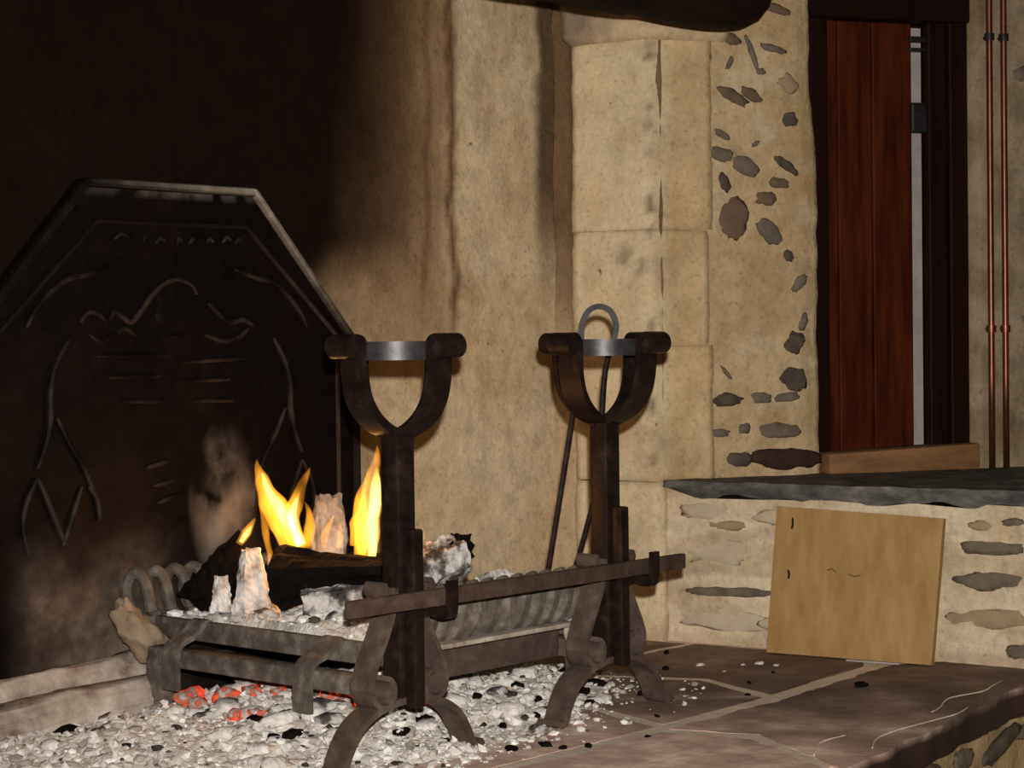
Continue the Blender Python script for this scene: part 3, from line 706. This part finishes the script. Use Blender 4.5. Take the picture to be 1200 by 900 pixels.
# ------------------------------------------------------------------ grate
gr = empty('fire_grate', (.33, .43, .1)); tag(gr, 'iron log grate with curved ribs slung between the two andirons', 'grate')
go = Vector((.33, .43, .1))
def gpart(name, mb, mat=DUSTY):
    mb.v = [(x-go.x, y-go.y, z-go.z) for x, y, z in mb.v]
    return mb.build(name, mat, gr, True)
gpart('rail', MB().box((.048, .43, .176), (.016, .66, .042), None, .003, .002))
gpart('rail', MB().box((.64, .43, .176), (.016, .66, .042), None, .003, .002))
gpart('rail', MB().box((.31, .77, .176), (.64, .016, .042), None, .003, .002))
gpart('front_plate', MB().box((.295, .088, .148), (.48, .012, .066), None, .003, .002), IRONR)
gpart('front_flange', MB().box((.295, .062, .186), (.48, .062, .010), None, .003, .002), KERB)
gpart('front_leg', MB().box((.582, .085, .12), (.036, .02, .15), None, .004, .002), IRONR)
m = MB(); m.tube([(.535+.016*math.cos(t*math.pi/8), .05, .17+.02*math.sin(t*math.pi/8)) for t in range(16)], .006, 8, True); gpart('ring', m, KERB)
for i in range(7):
    gpart('floor_bar', MB().box((.12+i*.075, .43, .165), (.02, .66, .02), None, .003))
for i in range(13):
    x = .085+i*.043
    p = smooth_path([(x-.012, .094, .190), (x-.004, .070, .206), (x+.004, .058, .235), (x+.010, .062, .265), (x+.014, .080, .288)], 4)
    m = MB(); m.tube(p, [.017+.004*math.sin(math.pi*k/(len(p)-1)) for k in range(len(p))], 8); gpart('front_rib', m)
for i in range(12):
    x = .0+i*.05
    p = smooth_path([(x+.004, .765, .19), (x, .79, .215), (x-.004, .795, .25), (x-.004, .782, .28), (x, .762, .288), (x+.008, .748, .27), (x+.02, .742, .21)], 4)
    m = MB(); m.tube(p, .0125, 8); gpart('back_rib', m)
for y in (.225, .615):
    p = smooth_path([(.055, y, .19), (.042, y, .196), (.012, y, .172), (-.014, y, .163), (-.03, y, .150), (-.034, y, .125), (-.034, y, .068)], 4)
    m = MB(); m.strap(p, (0, .046, 0), .011); gpart('hanging_hook', m)

# ------------------------------------------------------------------ board
B = [Vector((1.428, .192, .003)), Vector((1.498, -.214, .003)), Vector((1.542, -.222, .336)), Vector((1.470, .187, .351))]
nb = (B[1]-B[0]).cross(B[3]-B[0]).normalized()
if nb.x > 0: nb = -nb
m = MB(); n = 12; vs = []; fs = []
for side in (0, 1):
    for j in range(n+1):
        for i in range(n+1):
            p = B[0].lerp(B[1], i/n).lerp(B[3].lerp(B[2], i/n), j/n)
            e = 0
            if i in (0, n) or j in (0, n): e = .001
            vs.append(p + (nb*(.010-e) if side == 0 else nb*-.010) + nb*.0015*noise.noise(p*11))
W = n+1; off2 = W*W
for j in range(n):
    for i in range(n):
        a = j*W+i; fs += [(a, a+1, a+W+1, a+W), (off2+a+W, off2+a+W+1, off2+a+1, off2+a)]
ringb = list(range(W)) + [j*W+n for j in range(1, W)] + [n*W+i for i in range(n-1, -1, -1)] + [j*W for j in range(n-1, 0, -1)]
for k in range(len(ringb)):
    a, b = ringb[k], ringb[(k+1) % len(ringb)]; fs.append((b, a, off2+a, off2+b))
m.add(vs, fs); bo = tuple((B[0]+B[1])/2)
board = m.build('board', BOARD, None, False, base=bo); tag(board, 'square tan board leaning against the low whitewashed wall', 'board')
def on_board(u, v, o=.0115): return B[0].lerp(B[1], u).lerp(B[3].lerp(B[2], u), v)+nb*o
for lst in ([(.105, .93), (.11, .88), (.105, .85)], [(.10, .57), (.11, .54), (.105, .51)]):
    MB().tube([on_board(*q)-Vector(bo) for q in smooth_path([(a, b, 0) for a, b in lst], 3) for q in [(q.x, q.y)]], [.001]+[.003]*5+[.001], 6).build('dent', BLACKM, board)
SCR = surf('board_scratch', [(0.3, (.12, .07, .03)), (0.7, (.18, .1, .05))], 20)
for lst in ([(.34, .585), (.37, .60), (.40, .575)], [(.47, .575), (.51, .56), (.55, .575)]):
    P = [on_board(q.x, q.y) for q in smooth_path([(a, b, 0) for a, b in lst], 3)]
    MB().tube([p-Vector(bo) for p in P], [.0006]+[.0016]*5+[.0006], 5).build('scratch', SCR, board)

m = MB(); m.box((0, 0, 0), (.012, .13, .004), Matrix.Rotation(math.radians(11), 3, 'Z'), .001, .002)
tag(m.build('sliver', PALE, None, False, loc=(1.452, -.085, .004)), 'thin pale sliver lying on the slabs at the foot of the tan board', 'sliver')
# ------------------------------------------------------------------ pipes
for s, lab in ((.941, 'left of two copper pipes beside the door, nearer its frame'), (.984, 'right of two copper pipes beside the door, farther from its frame')):
    p = DA+De*s+Dn*.024
    root = empty('copper_pipe', (p.x, p.y, .404)); tag(root, lab, 'pipe', 'vertical copper pipes beside the door')
    MB().tube([(0, 0, z*.25) for z in range(9)], .0085, 12).build('tube', COPPER, root, 'all')
    for z in (.773, 1.541):
        m = MB(); m.strap([Vector((.0115*math.cos(t*math.pi/6), .0115*math.sin(t*math.pi/6), z-.404)) for t in range(13)], (0, 0, .018), .003)
        c = -Dn*.012
        m.tube([(c.x*.7, c.y*.7, z-.404), (c.x*2.1, c.y*2.1, z-.404)], .005, 8)
        m.build('pipe_clip', COPPER if z < 1 else BLACKM, root, True)

# ------------------------------------------------------------------ ash on the hearth
ASHP = [(-.75, .80), (-.7, .35), (-.35, .12), (.02, -.15), (.32, -.10), (.48, -.05), (.72, .04), (.93, .14), (1.02, .45), (.85, .72), (.6, .8)]
def in_poly(x, y, P):
    c = False; n = len(P)
    for i in range(n):
        x1, y1 = P[i]; x2, y2 = P[i-1]
        if (y1 > y) != (y2 > y) and x < (x2-x1)*(y-y1)/(y2-y1)+x1: c = not c
    return c
def edge_dist(x, y, P):
    d = 9
    for i in range(len(P)):
        a = Vector(P[i]); b = Vector(P[i-1]); ab = b-a; t = max(0, min(1, (Vector((x, y))-a).dot(ab)/ab.length_squared)); d = min(d, (Vector((x, y))-a-ab*t).length)
    return d
def ash_h(x, y):
    if not in_poly(x, y, ASHP): return -.02
    e = edge_dist(x, y, ASHP)
    k = sstep(0, .22, e)
    under = math.exp(-((x-.28)/.38)**2-((y-.42)/.3)**2)
    return -.008 + k*(.022+.055*under+.018*fbm(x, y, 0, 6)+.010*fbm(x, y, 3, 20)+.006*fbm(x, y, 8, 55))
mb = MB(); nx_, ny_ = 300, 168; vs = []; fs = []
for j in range(ny_+1):
    for i in range(nx_+1):
        x = -.78+1.85*i/nx_; y = -.18+1.0*j/ny_; vs.append((x, y, ash_h(x, y)))
keep = {}
for j in range(ny_):
    for i in range(nx_):
        q = (j*(nx_+1)+i, j*(nx_+1)+i+1, (j+1)*(nx_+1)+i+1, (j+1)*(nx_+1)+i)
        if max(vs[k][2] for k in q) > -.012: fs.append(q)
used = sorted({k for f in fs for k in f}); mp = {k: i for i, k in enumerate(used)}
mb.add([vs[k] for k in used], [tuple(mp[k] for k in f) for f in fs])
tag(mb.build('ash_heap', ASHBED, None, 'all'), 'bank of grey wood ash covering the hearth under the grate', 'ash', kind='stuff')
rnd = random.Random(11)
def scatter(n, smin, smax, fall):
    m = MB(); k = 0
    while k < n:
        x = rnd.uniform(-.75, 1.05); y = rnd.uniform(-.17, .78)
        if not in_poly(x, y, ASHP): 
            if rnd.random() > .05 or edge_dist(x, y, ASHP) > .12 or (y > .7): continue
        e = edge_dist(x, y, ASHP)
        if rnd.random() > .25+e*fall: continue
        s = smin+(smax-smin)*rnd.random()**3
        if x > .55: s *= .75
        h = max(ash_h(x, y), 0)
        rot = Matrix.Rotation(rnd.uniform(0, 6.3), 3, 'Z') @ Matrix.Rotation(rnd.uniform(-.6, .6), 3, 'X')
        m.rock((x, y, h+s*.25), (s*rnd.uniform(.7, 1.3), s*rnd.uniform(.6, 1), s*rnd.uniform(.4, .75)), rnd.random()*50, 1, .8, 1.9, rot); k += 1
    return m
tag(scatter(7500, .0025, .0145, 7).build('ash_crumbs', CRUMB), 'loose grey and white ash crumbs spread over the hearth', 'ash', kind='stuff')
def jag(mb, amp, fr, seed):
    mb.v = [tuple(Vector(v)*(1+amp*noise.noise(Vector(v)*fr+Vector((seed, 0, 0))))) for v in mb.v]
def single(name, x, y, s, mat, seed, lab, cat, grp, z=None, sub=2, flat=.6, sink=.5):
    m = MB(); rr_ = random.Random(seed)
    m.rock((0, 0, 0), (s*rr_.uniform(.85, 1.4), s*rr_.uniform(.6, .95), s*flat), seed, sub, .5, 1.7, Matrix.Rotation(rr_.uniform(0, 6.3), 3, 'Z'))
    jag(m, .4, 1.1/s, seed)
    o = m.build(name, mat, None, 'all', loc=(x, y, (max(ash_h(x, y), 0) if z is None else z)+s*flat*sink))
    return tag(o, lab, cat, grp)
for i, (x, y, s) in enumerate(((-.109,.226,.016),(-.085,.2,.018),(.427,.548,.022),(-.051,.341,.014),(.194,-.093,.011),(.263,-.116,.01),(.199,.132,.02),(.332,.275,.024),(.31,.24,.018),(.368,.155,.014),(.818,.219,.016),(-.266,.638,.02),(-.152,.741,.016),(.486,.078,.012),(.303,.028,.011),(.813,.313,.014),(.64,.09,.014),(.7,.16,.016),(.53,.14,.012),(.13,.02,.012),(.06,.06,.014),(.42,.05,.012),(.56,.22,.016))):
    single('charcoal', x, y, s, CHAR, 100+i, 'black charcoal lump lying in the hearth ash', 'charcoal', 'charcoal lumps in the hearth ash')
for i, (x, y, s) in enumerate(((.306,-.183,.009),(.795,.078,.011),(1.169,-.231,.012),(.265,-.156,.009),(1.274,.38,.01),(1.088,.239,.009),(1.05,-.02,.007),(.93,-.1,.006),(1.2,.02,.006),(.45,-.21,.006),(.62,-.1,.006))):
    single('charcoal', x, y, s, CHAR, 200+i, 'small black cinder lying on the bare hearth slabs', 'charcoal', 'cinders on the bare slabs', z=0)
for i, (x, y, s) in enumerate(((1.184,.214,.011),(1.287,.119,.013),(1.291,.074,.009),(1.0,.2,.014),(.98,.17,.010),(1.25,.14,.007),(.9,.05,.009),(1.1,.3,.007),(1.15,.12,.005))):
    single('ash_flake', x, y, s, ASHW, 300+i, 'white ash flake lying on the dark hearth slabs', 'ash', 'ash flakes on the dark slabs', z=0, flat=.35)
for i in range(95):
    while True:
        x = rnd.uniform(-.4, .7); y = rnd.uniform(-.05, .75)
        if in_poly(x, y, ASHP) and edge_dist(x, y, ASHP) > .07: break
    single('ash_lump', x, y, rnd.uniform(.016, .034), ASHLUMP if i % 7 else CHARASH, 400+i, 'pale lump of burnt ash in the heap below the grate', 'ash', 'ash lumps in the heap below the grate', flat=.5, sink=.15)
for i, (x, y, s) in enumerate(((.0,.60,.032),(-.02,.55,.028),(.03,.52,.026),(-.06,.39,.022),(-.02,.37,.018),(.135,.335,.024),(.15,.28,.026),(.17,.27,.020),(.12,.26,.02),(.06,.48,.022),(.09,.43,.018),(.28,.2,.018))):
    single('ember', x, y, s, EMBERHOT if i in (0, 3, 6) else EMBER, 500+i, 'red glowing ember in the ash under the near log bar', 'ember', 'embers glowing under the near log bar', sink=.75)

# ------------------------------------------------------------------ fire on the grate
def bed_h(x, y): return .195+.03*math.exp(-((x-.25)/.2)**2-((y-.4)/.25)**2)+.018*fbm(x, y, 5, 11)
mb = MB(); n1 = 50; vs = []; fs = []
for j in range(n1+1):
    for i in range(n1+1):
        x = .06+.57*i/n1; y = .105+.655*j/n1; e = min(i, j, n1-i, n1-j)
        vs.append((x, y, bed_h(x, y) if e else .168))
for j in range(n1):
    for i in range(n1): fs.append((j*(n1+1)+i, j*(n1+1)+i+1, (j+1)*(n1+1)+i+1, (j+1)*(n1+1)+i))
mb.add(vs, fs); tag(mb.build('ash_bed', ASHBED, None, 'all'), 'bed of pale ash lying in the grate below the logs', 'ash', kind='stuff')
m = MB()
for k in range(700):
    x = rnd.uniform(.065, .62); y = rnd.uniform(.12, .75); s = .004+.012*rnd.random()**2
    m.rock((x, y, bed_h(x, y)+s*.3), (s*1.2, s, s*.7), rnd.random()*40, 1, .5, 1.6, Matrix.Rotation(rnd.uniform(0, 6), 3, 'Z'))
tag(m.build('grate_crumbs', CRUMB), 'ash crumbs lying on the ash bed in the grate', 'ash', kind='stuff')
for i in range(46):
    x = rnd.uniform(.07, .35); y = rnd.uniform(.13, .62); s = rnd.uniform(.014, .028)
    single('ash_chunk', x, y, s, (ASHW, ASHW, CHARASH, EMBER)[i % 4], 600+i, 'cracked white ash chunk on the grate around the burning logs', 'ash', 'ash chunks around the burning logs', z=bed_h(x, y)-.004)

def log_mesh(p0, p1, r0, r1, seed, seg=22, rings=18, flat=1.0, amp=.24, facets=7):
    p0 = Vector(p0); p1 = Vector(p1); ax = (p1-p0).normalized(); ref = Vector((0, 0, 1)) if abs(ax.z) < .9 else Vector((1, 0, 0))
    nx = ax.cross(ref).normalized(); ny = nx.cross(ax); m = MB(); vs = []; fs = []
    rr_ = random.Random(seed); ang = [(k+rr_.uniform(-.3, .3))*2*math.pi/facets for k in range(facets)]; dist = [rr_.uniform(.72, 1.0) for _ in range(facets)]
    for i in range(rings+1):
        t = i/rings; c = p0.lerp(p1, t); r = r0+(r1-r0)*t
        for k in range(seg):
            a = 2*math.pi*k/seg
            rad = min([d/max(.15, math.cos(a-b)) for b, d in zip(ang, dist) if math.cos(a-b) > .15]+[1.15])
            q = nx*math.cos(a)+ny*math.sin(a)*flat
            nn = 1+amp*noise.noise(q*1.8+Vector((seed, t*3, 0)))+amp*.6*noise.noise(q*3.5+Vector((seed, t*9, 3)))+amp*.35*noise.noise(q*8+Vector((seed, t*20, 3)))
            sh = 0
            if i == 0: sh = -.25*r*noise.noise(q*2+Vector((seed, 9, 1)))
            if i == rings: sh = .5*r*noise.noise(q*2+Vector((seed, 5, 1)))
            vs.append(c+q*r*min(rad, 1.15)*nn+ax*sh)
    for i in range(rings):
        for k in range(seg):
            k2 = (k+1) % seg; fs.append((i*seg+k, i*seg+k2, (i+1)*seg+k2, (i+1)*seg+k))
    b = len(vs); vs += [p0+ax*.004, p1-ax*.004]
    for k in range(seg):
        k2 = (k+1) % seg; fs += [(b, k2, k), (b+1, rings*seg+k, rings*seg+k2)]
    m.add(vs, fs); return m
def log(name, p0, p1, r0, r1, mat, seed, lab, cat='log', **kw):
    m = log_mesh(p0, p1, r0, r1, seed, **kw); base = tuple((Vector(p0)+Vector(p1))/2)
    return tag(m.build(name, mat, None, False, base=base), lab, cat)
L1 = log('log', (.124, .462, .292), (.222, .252, .312), .076, .024, CHAR, 1, 'big split log charred black, burning at the front of the fire', amp=.16)
log('charred_log', (.1, .52, .20), (.126, .555, .340), .046, .022, ASHW, 2, 'upright log stub crusted with white ash left of the big black log')
log('charred_log', (.075, .655, .225), (.185, .63, .350), .058, .036, CHAR, 3, 'black charred log curving up at the rear left of the fire')
log('charred_log', (.062, .575, .215), (.074, .585, .287), .026, .016, ASHW, 4, 'small white ashed stub with a red glow at the left of the fire')
log('charred_log', (.375, .60, .22), (.412, .63, .425), .052, .03, surf('flaking_grey_log', [(0.3, (.09, .065, .05)), (0.45, (.3, .25, .21)), (0.65, (.5, .45, .41)), (0.85, (.62, .57, .53))], 14, .9, bs=.9, bd=.01, bscale=24), 5, 'pale flaking log end standing up behind the flames')
log('charred_log', (.25, .26, .27), (.372, .20, .332), .05, .046, CHARASH, 6, 'half burnt log end poking out right of the near andiron post')
log('charred_log', (.362, .215, .34), (.385, .185, .345), .036, .03, CHAR, 16, 'black charcoal knob at the tip of the half burnt log')
log('charred_log', (.395, .165, .262), (.47, .16, .278), .028, .02, ASHW, 7, 'small ash topped stick end lying just behind the spit bar')
log('charred_log', (.115, .38, .240), (.21, .22, .258), .036, .034, CHARASH, 8, 'crumbling ashed log under the big black log')
log('charred_log', (.33, .5, .23), (.45, .38, .25), .045, .04, CHARASH, 9, 'ash covered log lying at the heart of the grate')
log('charred_log', (.2, .47, .29), (.33, .36, .30), .04, .03, CHAR, 10, 'dark log behind the flames at the middle of the fire')
# flames: glowing gas bodies, each tongue a part
def flame(name, tongues, lab, base):
    root = empty(name, base); tag(root, lab, 'flame', 'flames of the log fire'); b = Vector(base)
    for pts, rad, hot in tongues:
        P = smooth_path(pts, 5); n = len(P); k = (n-1)/(len(rad)-1)
        rr_ = [rad[min(int(i/k), len(rad)-2)]*(1-(i/k-min(int(i/k), len(rad)-2)))+rad[min(int(i/k), len(rad)-2)+1]*(i/k-min(int(i/k), len(rad)-2)) for i in range(n)]
        m = MB(); m.tube([p-b for p in P], rr_, 14); m.v = [tuple(Vector(v)+Vector((1, 0, .2))*.007*noise.noise((Vector(v)+b)*24)+Vector((0, 1, 0))*.004*noise.noise((Vector(v)-b)*30)) for v in m.v]; m.build('tongue', FLAMEC if hot else FLAME, root, 'all')
    return root
def V(px, py, dep):
    """offset from the fire's own centre: metres right, up and back as one stands before it"""
    p = CAM + F*dep + R*((px-600)*dep/2350) - U2*((py-450)*dep/2350); return tuple(p)
FL1 = [([V(345, 640, 4.06), V(332, 612, 4.07), V(316, 585, 4.08), V(306, 560, 4.09), V(302, 538, 4.1)], [.026, .03, .023, .013, .001], False),
       ([V(354, 638, 4.05), V(338, 612, 4.06), V(316, 580, 4.07), V(307, 553, 4.08)], [.010, .012, .009, .001], True),
       ([V(322, 700, 4.01), V(316, 650, 4.03), V(309, 610, 4.05), V(305, 580, 4.07)], [.003, .006, .007, .002], False),
       ([V(350, 640, 4.05), V(340, 612, 4.1), V(350, 580, 4.1), V(363, 548, 4.12)], [.018, .022, .015, .001], False),
       ([V(352, 638, 4.05), V(343, 605, 4.1), V(352, 575, 4.1)], [.008, .010, .001], True),
       ([V(360, 640, 4.05), V(363, 618, 4.07), V(357, 588, 4.08)], [.012, .013, .001], False),
       ([V(378, 642, 4.1), V(382, 626, 4.1), V(391, 604, 4.11)], [.006, .008, .001], False), ([V(396, 642, 4.1), V(398, 628, 4.1), V(397, 612, 4.11)], [.005, .006, .001], False)]
flame('flame', FL1, 'tall twin tongued yellow flame leaping above the big black log', V(345, 640, 4.06))
FL2 = [([V(430, 665, 3.97), V(430, 630, 3.98), V(434, 590, 4.0), V(438, 555, 4.02), V(441, 522, 4.03)], [.016, .026, .022, .014, .001], False),
       ([V(436, 655, 3.96), V(436, 615, 3.97), V(440, 575, 3.99), V(442, 545, 4.0)], [.008, .013, .011, .001], True),
       ([V(422, 655, 3.98), V(424, 620, 4.0), V(423, 585, 4.02), V(428, 560, 4.03)], [.013, .018, .012, .001], False),
       ([V(412, 640, 3.99), V(416, 615, 4.0), V(424, 595, 4.02)], [.006, .013, .001], False)]
flame('flame', FL2, 'yellow flame rising beside the near andiron post', V(430, 665, 3.97))
flame('flame', [([V(280, 638, 4.12), V(287, 624, 4.12), V(299, 607, 4.13)], [.009, .011, .001], False), ([V(281, 636, 4.11), V(286, 627, 4.11), V(293, 616, 4.12)], [.005, .006, .001], True)], 'small lone flame at the far left of the fire', V(280, 638, 4.12))
flame('flame', [([V(496, 632, 3.93), V(496, 624, 3.93), V(495, 614, 3.93)], [.003, .004, .001], False)], 'tiny flame on the half burnt log right of the near post', V(496, 632, 3.93))
lamp('fire_glow', 'POINT', V(335, 600, 4.05), 1.3, (1, .42, .12), .04)
lamp('fire_glow', 'POINT', V(430, 600, 3.99), .9, (1, .42, .12), .04)
m = MB(); m.rock((0, 0, 0), (.095, .065, .19), 4, 3, .2, 1.2)
sm = m.build('smoke', SMOKE, None, 'all', loc=V(262, 590, 4.2)); tag(sm, 'thin smoke drifting up left of the flames', 'smoke', kind='stuff')
